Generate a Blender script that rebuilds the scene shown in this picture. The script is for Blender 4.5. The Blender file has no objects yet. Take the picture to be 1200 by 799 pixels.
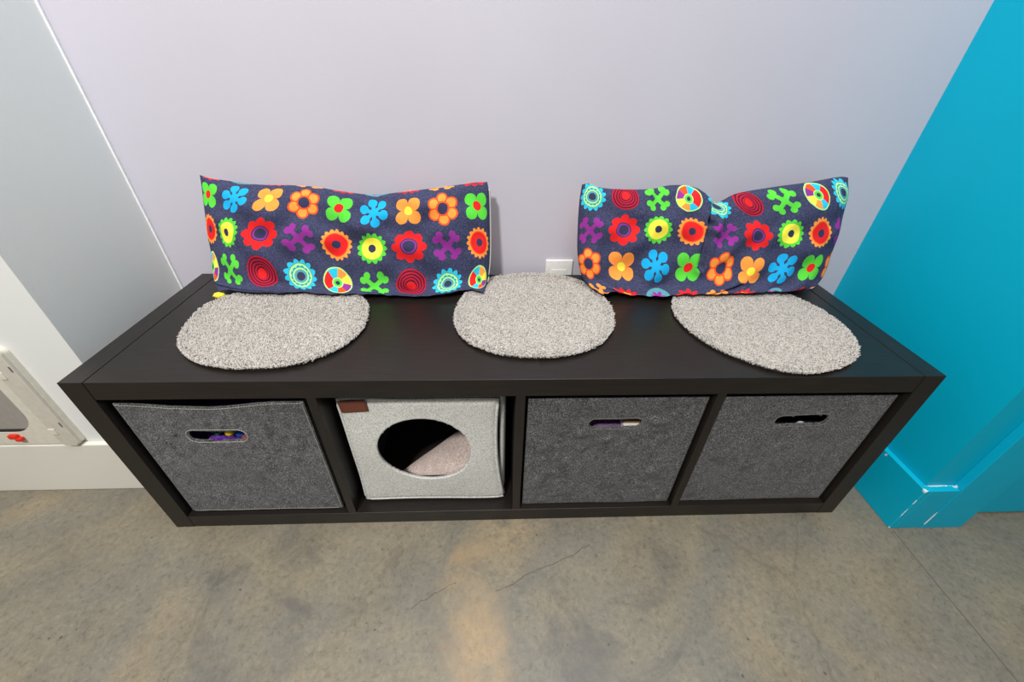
import bpy, bmesh, math, random
import numpy as np
from mathutils import Vector, noise as mnoise

C = bpy.context.scene.collection
scene = bpy.context.scene
PI = math.pi
random.seed(11)

# ------------------------------------------------------------------ helpers
def lin(c):
    c = c / 255.0
    return c / 12.92 if c <= .04045 else ((c + .055) / 1.055) ** 2.4
def rgb(r, g, b): return (lin(r), lin(g), lin(b), 1.0)

def link(name, me, m=None, parent=None, smooth=False):
    if m is not None: me.materials.append(m)
    if smooth:
        me.polygons.foreach_set('use_smooth', [True] * len(me.polygons))
    o = bpy.data.objects.new(name, me); C.objects.link(o)
    if parent is not None: o.parent = parent
    return o
def obj(name, bm, m=None, parent=None, smooth=False):
    me = bpy.data.meshes.new(name); bm.to_mesh(me); bm.free()
    return link(name, me, m, parent, smooth)
def thing(name, label, cat, group=None, loc=(0, 0, 0)):
    o = bpy.data.objects.new(name, None); C.objects.link(o); o.empty_display_size = .05
    o.location = loc; o['label'] = label; o['category'] = cat
    if group: o['group'] = group
    return o
def tag(o, label, cat, group=None):
    o['label'] = label; o['category'] = cat
    if group: o['group'] = group
    return o
def struct(name, bm, m, smooth=False):
    o = obj(name, bm, m, None, smooth); o['kind'] = 'structure'; return o
def box(bm, x0, y0, z0, x1, y1, z1, bev=0.0, seg=2):
    r = bmesh.ops.create_cube(bm, size=1.0)
    for v in r['verts']:
        v.co = Vector((x0 + (v.co.x + .5) * (x1 - x0), y0 + (v.co.y + .5) * (y1 - y0), z0 + (v.co.z + .5) * (z1 - z0)))
    if bev > 0:
        es = list({e for v in r['verts'] for e in v.link_edges})
        bmesh.ops.bevel(bm, geom=es, offset=bev, segments=seg, affect='EDGES', profile=.5)
def bx(*a, **k):
    bm = bmesh.new(); box(bm, *a, **k); return bm
def tube(bm, pts, r, n=8, closed=False):
    pts = [Vector(p) for p in pts]; N = len(pts); rings = []
    for i, p in enumerate(pts):
        a = pts[(i - 1) % N] if (closed or i > 0) else pts[i]
        b = pts[(i + 1) % N] if (closed or i < N - 1) else pts[i]
        d = (b - a).normalized()
        up = Vector((0, 0, 1)) if abs(d.z) < .9 else Vector((0, 1, 0))
        u = d.cross(up).normalized(); w = d.cross(u).normalized()
        rr = r[i] if isinstance(r, (list, tuple)) else r
        rings.append([bm.verts.new(p + (u * math.cos(2 * PI * k / n) + w * math.sin(2 * PI * k / n)) * rr) for k in range(n)])
    m = N if closed else N - 1
    for i in range(m):
        A, B = rings[i], rings[(i + 1) % N]
        for k in range(n):
            bm.faces.new((A[k], A[(k + 1) % n], B[(k + 1) % n], B[k]))
    if not closed:
        bm.faces.new(rings[0][::-1]); bm.faces.new(rings[-1])
def blob(bm, c, rad, bump=.12, f=40, sub=3, seed=0):
    r = bmesh.ops.create_icosphere(bm, subdivisions=sub, radius=1.0)
    for v in r['verts']:
        d = v.co.normalized()
        k = 1 + bump * mnoise.noise(Vector((d.x * 1.7 + seed, d.y * 1.7, d.z * 1.7)) * (f / 40))
        v.co = Vector((c[0] + d.x * rad[0] * k, c[1] + d.y * rad[1] * k, c[2] + d.z * rad[2] * k))

# ------------------------------------------------------------------ node helpers
class E:
    """a float in a node tree, written as arithmetic"""
    def __init__(s, t, k): s.t, s.k = t, k
    def op(s, o, *others, clamp=False):
        n = s.t.nodes.new('ShaderNodeMath'); n.operation = o; n.use_clamp = clamp
        for i, v in enumerate((s,) + others):
            if isinstance(v, E): s.t.links.new(v.k, n.inputs[i])
            else: n.inputs[i].default_value = float(v)
        return E(s.t, n.outputs[0])
    def __add__(s, o): return s.op('ADD', o)
    def __sub__(s, o): return s.op('SUBTRACT', o)
    def __mul__(s, o): return s.op('MULTIPLY', o)
    def __truediv__(s, o): return s.op('DIVIDE', o)
    def lt(s, o): return s.op('LESS_THAN', o)
    def gt(s, o): return s.op('GREATER_THAN', o)
    def max(s, o): return s.op('MAXIMUM', o)
    def min(s, o): return s.op('MINIMUM', o)
    def abs(s): return s.op('ABSOLUTE')
    def cos(s): return s.op('COSINE')
    def sin(s): return s.op('SINE')
    def floor(s): return s.op('FLOOR')
    def fmod(s, o): return s.op('FLOORED_MODULO', o)
    def hyp(s, o): return (s * s + o * o).op('SQRT')

def material(name):
    m = bpy.data.materials.new(name); m.use_nodes = True
    t = m.node_tree; b = t.nodes['Principled BSDF']
    return m, t, b
def tex(t, kind, scale, detail=4, rough=.55, dist=0, vec=None, coord='Object'):
    if vec is None:
        tc = t.nodes.new('ShaderNodeTexCoord'); vec = tc.outputs[coord]
    n = t.nodes.new('ShaderNodeTex' + kind)
    n.inputs['Scale'].default_value = scale
    for k, v in (('Detail', detail), ('Roughness', rough), ('Distortion', dist)):
        if k in n.inputs: n.inputs[k].default_value = v
    t.links.new(vec, n.inputs['Vector'])
    return n
def ramp(t, fac, stops, interp='LINEAR'):
    n = t.nodes.new('ShaderNodeValToRGB'); n.color_ramp.interpolation = interp
    el = n.color_ramp.elements
    while len(el) < len(stops): el.new(.5)
    for e, (p, c) in zip(el, stops): e.position = p; e.color = c if len(c) == 4 else (*c, 1)
    t.links.new(fac, n.inputs[0]); return n.outputs[0]
def mix(t, fac, a, b, mode='MIX'):
    n = t.nodes.new('ShaderNodeMix'); n.data_type = 'RGBA'; n.blend_type = mode
    for s, v in ((0, fac), (6, a), (7, b)):
        if isinstance(v, E): v = v.k
        if hasattr(v, 'is_output'): t.links.new(v, n.inputs[s])
        else: n.inputs[s].default_value = v
    return n.outputs[2]
def bump(t, b, height, strength, dist=.001):
    n = t.nodes.new('ShaderNodeBump'); n.inputs['Strength'].default_value = strength; n.inputs['Distance'].default_value = dist
    t.links.new(height, n.inputs['Height']); t.links.new(n.outputs[0], b.inputs['Normal'])
def mapping(t, scale, coord='Object'):
    tc = t.nodes.new('ShaderNodeTexCoord'); mp = t.nodes.new('ShaderNodeMapping')
    mp.inputs['Scale'].default_value = scale
    t.links.new(tc.outputs[coord], mp.inputs['Vector']); return mp.outputs[0]
def gray(v): return (v, v, v, 1)

def paint(name, col, rough=.5, var=.04, fine=220, bstr=.12):
    m, t, b = material(name)
    n = tex(t, 'Noise', 3.0, 4); f = tex(t, 'Noise', fine, 3)
    c = mix(t, 1.0, col, ramp(t, n.outputs[0], [(.3, gray(1 - var)), (.7, gray(1.0))]), 'MULTIPLY')
    t.links.new(c, b.inputs['Base Color']); b.inputs['Roughness'].default_value = rough
    bump(t, b, f.outputs[0], bstr, .002); return m
def plain(name, col, rough=.5, **k):
    m, t, b = material(name)
    n = tex(t, 'Noise', 90, 3)
    t.links.new(mix(t, 1.0, col, ramp(t, n.outputs[0], [(.3, gray(.9)), (.7, gray(1.0))]), 'MULTIPLY'), b.inputs['Base Color'])
    b.inputs['Roughness'].default_value = rough
    for kk, v in k.items(): b.inputs[kk.replace('_', ' ')].default_value = v
    return m

# ------------------------------------------------------------------ materials
M = {}
M['lavender'] = paint('lavender_wall_paint', rgb(192, 189, 200), .6)
M['white'] = paint('white_wall_paint', rgb(228, 230, 228), .55)
M['whitegloss'] = paint('white_trim_paint', rgb(226, 224, 214), .35, .03, 120, .05)
M['caulk'] = plain('white_corner_caulk', rgb(246, 246, 248), .4)

def blue_paint(name, col, chips=()):
    m, t, b = material(name)
    n = tex(t, 'Noise', 2.5, 4); f = tex(t, 'Noise', 160, 3)
    c = mix(t, 1.0, col, ramp(t, n.outputs[0], [(.3, gray(.94)), (.7, gray(1))]), 'MULTIPLY')
    if chips:
        tc = t.nodes.new('ShaderNodeTexCoord'); sp = t.nodes.new('ShaderNodeSeparateXYZ'); t.links.new(tc.outputs['Object'], sp.inputs[0])
        X, Y, Z = (E(t, sp.outputs[i]) for i in range(3))
        jag = E(t, tex(t, 'Noise', 260, 4, .7).outputs[0])
        for (cx, cy, cz, rx, ry, rz) in chips:
            d = ((X - cx) / rx).hyp((Y - cy) / ry).hyp((Z - cz) / rz) + (jag - .5) * 2.2
            c = mix(t, d.lt(.75), c, rgb(215, 225, 222))
    t.links.new(c, b.inputs['Base Color']); b.inputs['Roughness'].default_value = .5; b.inputs['Specular IOR Level'].default_value = .18
    bump(t, b, f.outputs[0], .10, .002); return m
BLUE = rgb(0, 172, 204)
M['blue'] = blue_paint('turquoise_wall_paint', BLUE)
M['bluetrim'] = blue_paint('chipped_turquoise_trim_paint', BLUE,
    [(1.573, -.039, .137, .007, .006, .006), (1.650, -.031, .138, .011, .004, .004), (1.573, -.041, .002, .004, .004, .004),
     (1.573, -.041, .06, .0018, .002, .02), (1.573, -.041, .10, .0015, .002, .012), (1.573, .058, .131, .003, .004, .004),
     (1.648, -.041, .035, .0012, .003, .03), (1.61, -.028, .138, .03, .0022, .002)])

def concrete():
    m, t, b = material('polished_concrete')
    tc = t.nodes.new('ShaderNodeTexCoord').outputs['Object']
    big = tex(t, 'Noise', 2.2, 5, .55, .5, tc); mid = tex(t, 'Noise', 7.5, 8, .66, .4, tc); fin = tex(t, 'Noise', 95, 8, .78, .5, tc)
    c = ramp(t, big.outputs[0], [(.30, rgb(98, 97, 92)), (.45, rgb(128, 120, 102)), (.56, rgb(116, 112, 101)), (.72, rgb(140, 127, 103))])
    c = mix(t, .85, c, ramp(t, mid.outputs[0], [(.28, gray(.74)), (.44, gray(.93)), (.56, gray(1)), (.72, gray(1.1))]), 'MULTIPLY')
    c = mix(t, 1.0, c, ramp(t, fin.outputs[0], [(.34, gray(.62)), (.46, gray(.96)), (.54, gray(1.04)), (.68, gray(1.28))]), 'MULTIPLY')
    # darker blotches with their own outline, tan spots, and pits
    st = tex(t, 'Noise', 4.2, 9, .72, .9, tc); st.noise_dimensions = '4D'; st.inputs['W'].default_value = 3.7
    c = mix(t, ramp(t, st.outputs[0], [(.55, gray(0)), (.66, gray(.75))]), c, rgb(92, 89, 84))
    s2 = tex(t, 'Noise', 11, 6, .7, .3, tc); s2.noise_dimensions = '4D'; s2.inputs['W'].default_value = 9.1
    c = mix(t, ramp(t, s2.outputs[0], [(.64, gray(0)), (.74, gray(.6))]), c, rgb(176, 152, 118))
    s3 = tex(t, 'Noise', 38, 5, .8, .6, tc); s3.noise_dimensions = '4D'; s3.inputs['W'].default_value = 1.3
    c = mix(t, ramp(t, s3.outputs[0], [(.66, gray(0)), (.74, gray(.7))]), c, rgb(70, 66, 60))
    # pits
    pv = t.nodes.new('ShaderNodeTexVoronoi'); pv.inputs['Scale'].default_value = 55; t.links.new(tc, pv.inputs['Vector'])
    pc = t.nodes.new('ShaderNodeSeparateColor'); t.links.new(pv.outputs['Color'], pc.inputs[0])
    pit = E(t, pv.outputs['Distance']).lt(E(t, pc.outputs[1]) * .10 + .04) * E(t, pc.outputs[0]).gt(.86)
    c = mix(t, pit * .7, c, rgb(62, 56, 48))
    # two hairline cracks in front of the bench
    sp = t.nodes.new('ShaderNodeSeparateXYZ'); t.links.new(tc, sp.inputs[0])
    sx, sy = E(t, sp.outputs[0]), E(t, sp.outputs[1])
    for (ax, ay), (bx_, by_) in [((0.53, -0.17), (0.612, -0.13)), ((0.689, -0.146), (0.89, -0.057))]:
        ln = math.hypot(bx_ - ax, by_ - ay); dx, dy = (bx_ - ax) / ln, (by_ - ay) / ln
        u = (sx - ax) * dx + (sy - ay) * dy; v = (sx - ax) * -dy + (sy - ay) * dx + (E(t, mid.outputs[0]) - .5) * .05 + (E(t, fin.outputs[0]) - .5) * .004
        c = mix(t, v.abs().lt(.0010) * u.gt(0) * u.lt(ln) * E(t, fin.outputs[0]).gt(.44) * .7, c, rgb(74, 60, 54))
    # hairline cracks: edges of large warped voronoi cells, only in places
    wv = t.nodes.new('ShaderNodeVectorMath'); wv.operation = 'MULTIPLY_ADD'; t.links.new(mid.outputs['Color'], wv.inputs[0])
    wv.inputs[1].default_value = (.07, .07, .07); t.links.new(tc, wv.inputs[2])
    vo = t.nodes.new('ShaderNodeTexVoronoi'); vo.feature = 'DISTANCE_TO_EDGE'; vo.inputs['Scale'].default_value = 1.25
    t.links.new(wv.outputs[0], vo.inputs['Vector'])
    cr = E(t, vo.outputs['Distance']).lt(.0028) * E(t, big.outputs[0]).gt(.47)
    c = mix(t, cr * .25, c, rgb(84, 76, 66))
    # one long tan patch blended into the floor colour in front of the bench
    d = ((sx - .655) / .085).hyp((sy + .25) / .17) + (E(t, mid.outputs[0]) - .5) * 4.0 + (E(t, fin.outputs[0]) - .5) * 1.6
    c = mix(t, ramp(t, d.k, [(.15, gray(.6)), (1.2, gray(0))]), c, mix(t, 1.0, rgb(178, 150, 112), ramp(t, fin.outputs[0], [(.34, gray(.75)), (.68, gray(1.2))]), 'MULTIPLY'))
    t.links.new(c, b.inputs['Base Color'])
    t.links.new(ramp(t, mid.outputs[0], [(.3, gray(.34)), (.7, gray(.50))]), b.inputs['Roughness'])
    bump(t, b, fin.outputs[0], .12, .002); return m
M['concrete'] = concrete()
M['groove'] = plain('joint_filler', rgb(98, 92, 82), .8)

def wood(name, axis):
    m, t, b = material(name)
    sc = {'x': (3, 90, 90), 'z': (90, 90, 3), 'y': (90, 3, 90)}[axis]
    g = tex(t, 'Noise', 5, 6, .62, .3, mapping(t, sc)); w = tex(t, 'Noise', 6, 3)
    c = ramp(t, g.outputs[0], [(.3, rgb(20, 16, 13)), (.55, rgb(29, 24, 21)), (.75, rgb(41, 33, 28))])
    c = mix(t, .5, c, ramp(t, w.outputs[0], [(.3, gray(.85)), (.7, gray(1.15))]), 'MULTIPLY')
    t.links.new(c, b.inputs['Base Color'])
    t.links.new(ramp(t, g.outputs[0], [(.3, gray(.42)), (.7, gray(.34))]), b.inputs['Roughness'])
    b.inputs['Specular IOR Level'].default_value = .42
    bump(t, b, g.outputs[0], .10, .001); return m
M['wood_x'] = wood('black_brown_wood_along', 'x'); M['wood_z'] = wood('black_brown_wood_upright', 'z'); M['wood_y'] = wood('black_brown_wood_deep', 'y')

def felt(name, lo, mid_, hi, scale=420, clump=.5, bstr=.6):
    m, t, b = material(name)
    f = tex(t, 'Noise', scale, 4, .75, .6); k = tex(t, 'Noise', 26, 6, .7, 1.2)
    c = ramp(t, f.outputs[0], [(.39, lo), (.50, mid_), (.62, hi)])
    c = mix(t, clump, c, ramp(t, k.outputs[0], [(.32, gray(.50)), (.46, gray(.95)), (.66, gray(1.2))]), 'MULTIPLY')
    t.links.new(c, b.inputs['Base Color']); b.inputs['Roughness'].default_value = .95
    b.inputs['Specular IOR Level'].default_value = .15
    b.inputs['Sheen Weight'].default_value = .15
    bump(t, b, f.outputs[0], bstr, .003); return m
M['felt'] = felt('charcoal_felt', rgb(42, 42, 44), rgb(76, 76, 78), rgb(142, 142, 142), 480, .95)
M['felt_light'] = felt('pale_grey_felt', rgb(168, 169, 166), rgb(206, 207, 202), rgb(228, 229, 224), 380, .15, .3)
M['fleece'] = felt('pinkish_fleece', rgb(176, 156, 148), rgb(206, 188, 180), rgb(224, 210, 202), 300, .2, .5)
M['shadeliner'] = felt('dark_brown_shadeliner', rgb(30, 24, 21), rgb(40, 32, 28), rgb(52, 42, 36), 300, .2, .3)  # dark colour stands in for the shade inside the cat cube
M['stitch_grey'] = plain('grey_thread', rgb(128, 126, 122), .85)
M['stitch'] = plain('pale_thread', rgb(186, 184, 176), .8)
M['leather'] = plain('brown_leather', rgb(112, 60, 42), .55)
M['leatherstitch'] = plain('dark_thread', rgb(62, 34, 26), .8)
def carpet():
    m, t, b = material('grey_carpet_pile')
    v = tex(t, 'Voronoi', 430); n = tex(t, 'Noise', 9, 3)
    sp = t.nodes.new('ShaderNodeSeparateColor'); t.links.new(v.outputs['Color'], sp.inputs[0])
    c = ramp(t, sp.outputs[0], [(0, rgb(98, 94, 90)), (.35, rgb(128, 123, 118)), (.7, rgb(150, 145, 139)), (1, rgb(190, 185, 179))])
    c = mix(t, .5, c, ramp(t, n.outputs[0], [(.3, gray(.92)), (.7, gray(1.04))]), 'MULTIPLY')
    t.links.new(c, b.inputs['Base Color']); b.inputs['Roughness'].default_value = .95; b.inputs['Specular IOR Level'].default_value = .1
    return m
M['carpet'] = carpet()
M['backing'] = plain('dark_mat_backing', rgb(52, 48, 44), .9)
M['plastic'] = plain('ivory_plastic', rgb(222, 218, 204), .4)
M['plastic_grey'] = plain('warm_grey_plastic', rgb(206, 201, 189), .45)
M['outlet'] = plain('white_outlet_plastic', rgb(236, 236, 232), .35)
M['flap'] = plain('smoky_flap_plastic', rgb(168, 164, 158), .22, Transmission_Weight=.12, IOR=1.45)
M['rubber'] = plain('dark_rubber', rgb(38, 36, 34), .6)
M['clipshade'] = plain('grey_clip_plastic', rgb(120, 112, 102), .5)
M['red'] = plain('red_plastic', rgb(222, 44, 22), .4)
M['cavity'] = plain('flap_tunnel_plastic', rgb(120, 116, 108), .6)

# printed cushion cotton: a repeat of four by four motifs on heathered navy
def motif_cotton():
    m, t, b = material('navy_cotton_printed_with_flowers')
    uvn = t.nodes.new('ShaderNodeUVMap'); uvn.uv_map = 'print'
    sp = t.nodes.new('ShaderNodeSeparateXYZ'); t.links.new(uvn.outputs[0], sp.inputs[0])
    wob = tex(t, 'Noise', 3.0, 2, .5, 0, uvn.outputs[0]); ws = t.nodes.new('ShaderNodeSeparateColor'); t.links.new(wob.outputs['Color'], ws.inputs[0])
    U = E(t, sp.outputs[0]) + .5; V = E(t, sp.outputs[1]) + .5
    ci = U.floor().fmod(4); ri = V.floor().fmod(4)
    x = U - U.floor() - .5 + (E(t, ws.outputs[0]) - .5) * .07
    y = V - V.floor() - .5 + (E(t, ws.outputs[1]) - .5) * .07
    r = x.hyp(y); th = y.op('ARCTAN2', x)
    fine = tex(t, 'Noise', 420, 3, .7, 0)
    col = ramp(t, fine.outputs[0], [(.3, rgb(40, 43, 70)), (.5, rgb(56, 59, 88)), (.7, rgb(82, 85, 112))])
    BL, OR, OD, RD, GR, YE, PU, MA, CY, CR, NV, TE = (rgb(24, 168, 226), rgb(250, 152, 66), rgb(240, 84, 34), rgb(228, 34, 36), rgb(88, 206, 62),
        rgb(250, 236, 76), rgb(146, 48, 146), rgb(98, 16, 44), rgb(40, 190, 222), rgb(176, 238, 140), rgb(50, 54, 84), rgb(84, 150, 160))
    st = {'c': col}
    def cell(i, j): return ((ci - i).abs().lt(.5)) * ((ri - j).abs().lt(.5))
    def put(cm, mask, c): st['c'] = mix(t, cm * mask, st['c'], c)
    def fold(n, ph=0.0):
        w = 2 * PI / n
        a = (th + (w / 2 - ph + 4 * PI)).fmod(w) - w / 2
        return r * a.cos(), r * a.sin()
    def petals(n, R, pr, ph=0.0):
        px, py = fold(n, ph); return (px - R).hyp(py).lt(pr)
    def arms(n, R, hw, ph=0.0):
        px, py = fold(n, ph); return py.abs().lt(hw) * px.lt(R)
    def scallop(n, R, a): return (r - (th * (n / 2)).cos().abs() * (a * 2.2)).lt(R - a)
    def blob6(i, j, c, s=1.0):
        k = cell(i, j); put(k, petals(6, .30 * s, .130 * s, .25).max(arms(6, .28 * s, .055 * s, .25)).max(r.lt(.12 * s)), c)
    def bone(i, j, c, s=1.0):
        k = cell(i, j); px, py = fold(4, PI / 4); py = py.abs()
        put(k, (px - .33 * s).hyp(py - .085 * s).lt(.095 * s).max(py.lt(.062 * s) * px.lt(.34 * s)).max(r.lt(.11 * s)), c)
    # row 0
    blob6(0, 0, BL)
    k = cell(1, 0); put(k, petals(4, .255, .178, PI / 4).max(r.lt(.17)), OR); put(k, r.lt(.115), YE)
    k = cell(2, 0); put(k, petals(6, .29, .165, .5).max(r.lt(.25)), OD); put(k, petals(6, .285, .125, .5), OR); put(k, r.lt(.195), OD); put(k, r.lt(.15), NV)
    k = cell(3, 0); put(k, petals(4, .255, .178, PI / 4).max(r.lt(.17)), GR); put(k, r.lt(.125), RD)
    # row 1
    k = cell(0, 1); put(k, scallop(14, .385, .035), GR); put(k, r.lt(.30), YE); put(k, r.lt(.11), NV)
    k = cell(1, 1); put(k, petals(8, .325, .128).max(r.lt(.30)), RD); put(k, r.lt(.23), NV); put(k, r.lt(.195) * r.gt(.155), PU)
    bone(2, 1, PU)
    k = cell(3, 1); put(k, scallop(16, .39, .035), OR); put(k, r.lt(.32), OD); put(k, r.lt(.29), RD); put(k, r.lt(.11), NV)
    # row 2
    bone(0, 2, GR)
    k = cell(1, 2); put(k, r.lt(.41), MA)
    for a in (.40, .325, .25, .18): put(k, r.lt(a) * r.gt(a - .026), rgb(196, 30, 52))
    put(k, x.hyp(y - .02).lt(.125), RD)
    k = cell(2, 2); put(k, scallop(13, .37, .045), CY); put(k, r.lt(.315), TE); put(k, r.lt(.29), CR); put(k, scallop(13, .235, .015), rgb(30, 150, 170)); put(k, r.lt(.2), CR); put(k, r.lt(.165), TE); put(k, r.lt(.105), NV)
    k = cell(3, 2); put(k, r.lt(.40), CR); put(k, r.lt(.365), YE)
    seg = ((th + PI) / (2 * PI) * 8).floor()
    for n_, c_ in ((0, RD), (1, CY), (2, OR), (4, PU), (5, OD), (6, CY), (7, RD)):
        put(k, r.lt(.365) * (seg - n_).abs().lt(.5), c_)
    put(k, r.lt(.15), CR); put(k, r.lt(.12), GR); put(k, r.lt(.06), NV)
    # row 3
    k = cell(0, 3); put(k, r.lt(.38), TE); put(k, scallop(6, .16, .07), PU)
    k = cell(1, 3); put(k, scallop(10, .27, .12), RD); put(k, scallop(5, .09, .06), OR)
    bone(2, 3, OR)
    k = cell(3, 3); put(k, scallop(8, .28, .10), RD); put(k, r.lt(.15), MA)
    c = mix(t, .35, st['c'], ramp(t, fine.outputs[0], [(.3, gray(.8)), (.7, gray(1.1))]), 'MULTIPLY')
    t.links.new(c, b.inputs['Base Color']); b.inputs['Roughness'].default_value = .85; b.inputs['Specular IOR Level'].default_value = .2
    bump(t, b, fine.outputs[0], .15, .001); return m
M['cotton'] = motif_cotton()
M['navy'] = felt('navy_welt_cotton', rgb(34, 36, 58), rgb(48, 50, 76), rgb(70, 72, 100), 500, .1, .2)
M['yellow'] = plain('yellow_cotton', rgb(246, 226, 60), .85)

# ------------------------------------------------------------------ the room
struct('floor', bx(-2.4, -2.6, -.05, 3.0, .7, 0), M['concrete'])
struct('wall_back', bx(-.075, .405, 0, 1.586, .55, 2.7), M['lavender'])
struct('wall_left', bx(-2.0, .11, 0, -.075, .55, 2.7), M['white'])
bm = bmesh.new(); box(bm, -2.0, .0985, 0, -.063, .11, .155, .0025); box(bm, -.075, .11, 0, -.063, .394, .155, .001); box(bm, -.063, .3935, 0, -.0625, .405, .155)
struct('baseboard_left', bm, M['whitegloss'])
struct('trim_1', bx(-.075, .4005, 0, -.071, .405, 2.7, .001), M['caulk'])
struct('wall_right', bx(1.586, -.026, 0, 1.742, .55, 2.7), M['blue'])
bm = bmesh.new(); box(bm, 1.573, -.041, 0, 1.586, .405, .138, .002); box(bm, 1.5855, -.041, 0, 1.6475, -.026, .138, .0015)
struct('baseboard_right', bm, M['bluetrim'])
struct('trim_2', bx(1.648, -.042, 0, 1.742, -.026, 2.1, .001), M['bluetrim'])
struct('door_1', bx(1.7425, -.012, .007, 2.6, .03, 2.08, .001), M['blue'])
bm = bmesh.new(); gp = []
for i in range(60):
    yy = -.046 - i * .04; gp.append((1.578 + .004 * mnoise.noise(Vector((yy * 6, 0, 2))) - .02 * min(0, yy + .046) * -.3 , yy, 0))
for i in range(59):
    (xa, ya, _), (xb, yb, _) = gp[i], gp[i + 1]; w = .0012
    bm.faces.new([bm.verts.new(q) for q in ((xa - w, ya, .0004), (xb - w, yb, .0004), (xb + w, yb, .0004), (xa + w, ya, .0004))])
struct('trim_3', bm, M['groove'])

# ------------------------------------------------------------------ storage bench
L, D, H, T, CELL, DV = 1.4709, .39, .4137, .0377, .3367, .0161
bench = thing('storage_bench', 'long low black-brown wood cubby bench against the lavender wall', 'bench')
obj('side_panel', bx(0, 0, 0, T, D, H, .0008), M['wood_y'], bench)
obj('side_panel', bx(L - T, 0, 0, L, D, H, .0008), M['wood_y'], bench)
obj('top_panel', bx(T + .0007, 0.0005, H - T, L - T - .0007, D, H - .0005, .0008), M['wood_x'], bench)
obj('bottom_panel', bx(T + .0003, 0.0005, .0005, L - T - .0003, D, T, .0008), M['wood_x'], bench)
cells = []
xx = T
for i in range(4):
    cells.append((xx, xx + CELL)); xx += CELL
    if i < 3:
        obj('divider', bx(xx, .0015, T, xx + DV, D - .002, H - T, .0006), M['wood_z'], bench); xx += DV

# ------------------------------------------------------------------ panels with an opening
def panel(x0, x1, z0, z1, cell, sdf, shape, thick, name, m, parent):
    """upright panel facing -y; sdf(x,z)<0 is the opening; shape(u,v,x,z)->(x,y,z) offset"""
    nx, nz = int((x1 - x0) / cell), int((z1 - z0) / cell)
    P = np.array([[(x0 + (x1 - x0) * i / nx, z0 + (z1 - z0) * j / nz) for i in range(nx + 1)] for j in range(nz + 1)])
    bm = bmesh.new(); vs = {}
    h = cell * .62
    for j in range(nz + 1):
        for i in range(nx + 1):
            px, pz = P[j, i]
            if 0 < i < nx and 0 < j < nz:
                d = sdf(px, pz)
                if abs(d) < h:
                    e = 1e-4; gx, gz = (sdf(px + e, pz) - d) / e, (sdf(px, pz + e) - d) / e
                    g = math.hypot(gx, gz) or 1; px -= d * gx / g; pz -= d * gz / g
            u, v = (px - x0) / (x1 - x0), (pz - z0) / (z1 - z0)
            vs[i, j] = bm.verts.new(shape(u, v, px, pz))
    for j in range(nz):
        for i in range(nx):
            cx = sum(P[b, a][0] for a, b in ((i, j), (i + 1, j), (i + 1, j + 1), (i, j + 1))) / 4
            cz = sum(P[b, a][1] for a, b in ((i, j), (i + 1, j), (i + 1, j + 1), (i, j + 1))) / 4
            if sdf(cx, cz) < 0: continue
            bm.faces.new((vs[i, j], vs[i + 1, j], vs[i + 1, j + 1], vs[i, j + 1]))
    loose = [v for v in bm.verts if not v.link_faces]
    bmesh.ops.delete(bm, geom=loose, context='VERTS')
    o = obj(name, bm, m, parent, True)
    s = o.modifiers.new('thickness', 'SOLIDIFY'); s.thickness = thick; s.offset = -1
    return o
def stadium(cx, cz, hw, hh, tilt=0.0):
    ct, s_ = math.cos(tilt), math.sin(tilt)
    def f(x, z):
        a, b = (x - cx) * ct + (z - cz) * s_, -(x - cx) * s_ + (z - cz) * ct
        return math.hypot(max(abs(a) - (hw - hh), 0), b) - hh
    return f
def dashes(bm, pts, step, on, r):
    P = [Vector(p) for p in pts]; acc = 0.0; cur = []
    seg = 0; d = [0]
    for a, b in zip(P, P[1:]): d.append(d[-1] + (b - a).length)
    def at(s):
        for i in range(len(P) - 1):
            if s <= d[i + 1] + 1e-9: return P[i].lerp(P[i + 1], (s - d[i]) / max(d[i + 1] - d[i], 1e-9))
        return P[-1]
    s = 0.0
    while s + on < d[-1]:
        tube(bm, [at(s), at(s + on / 2), at(s + on)], r, 4); s += step

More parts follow.
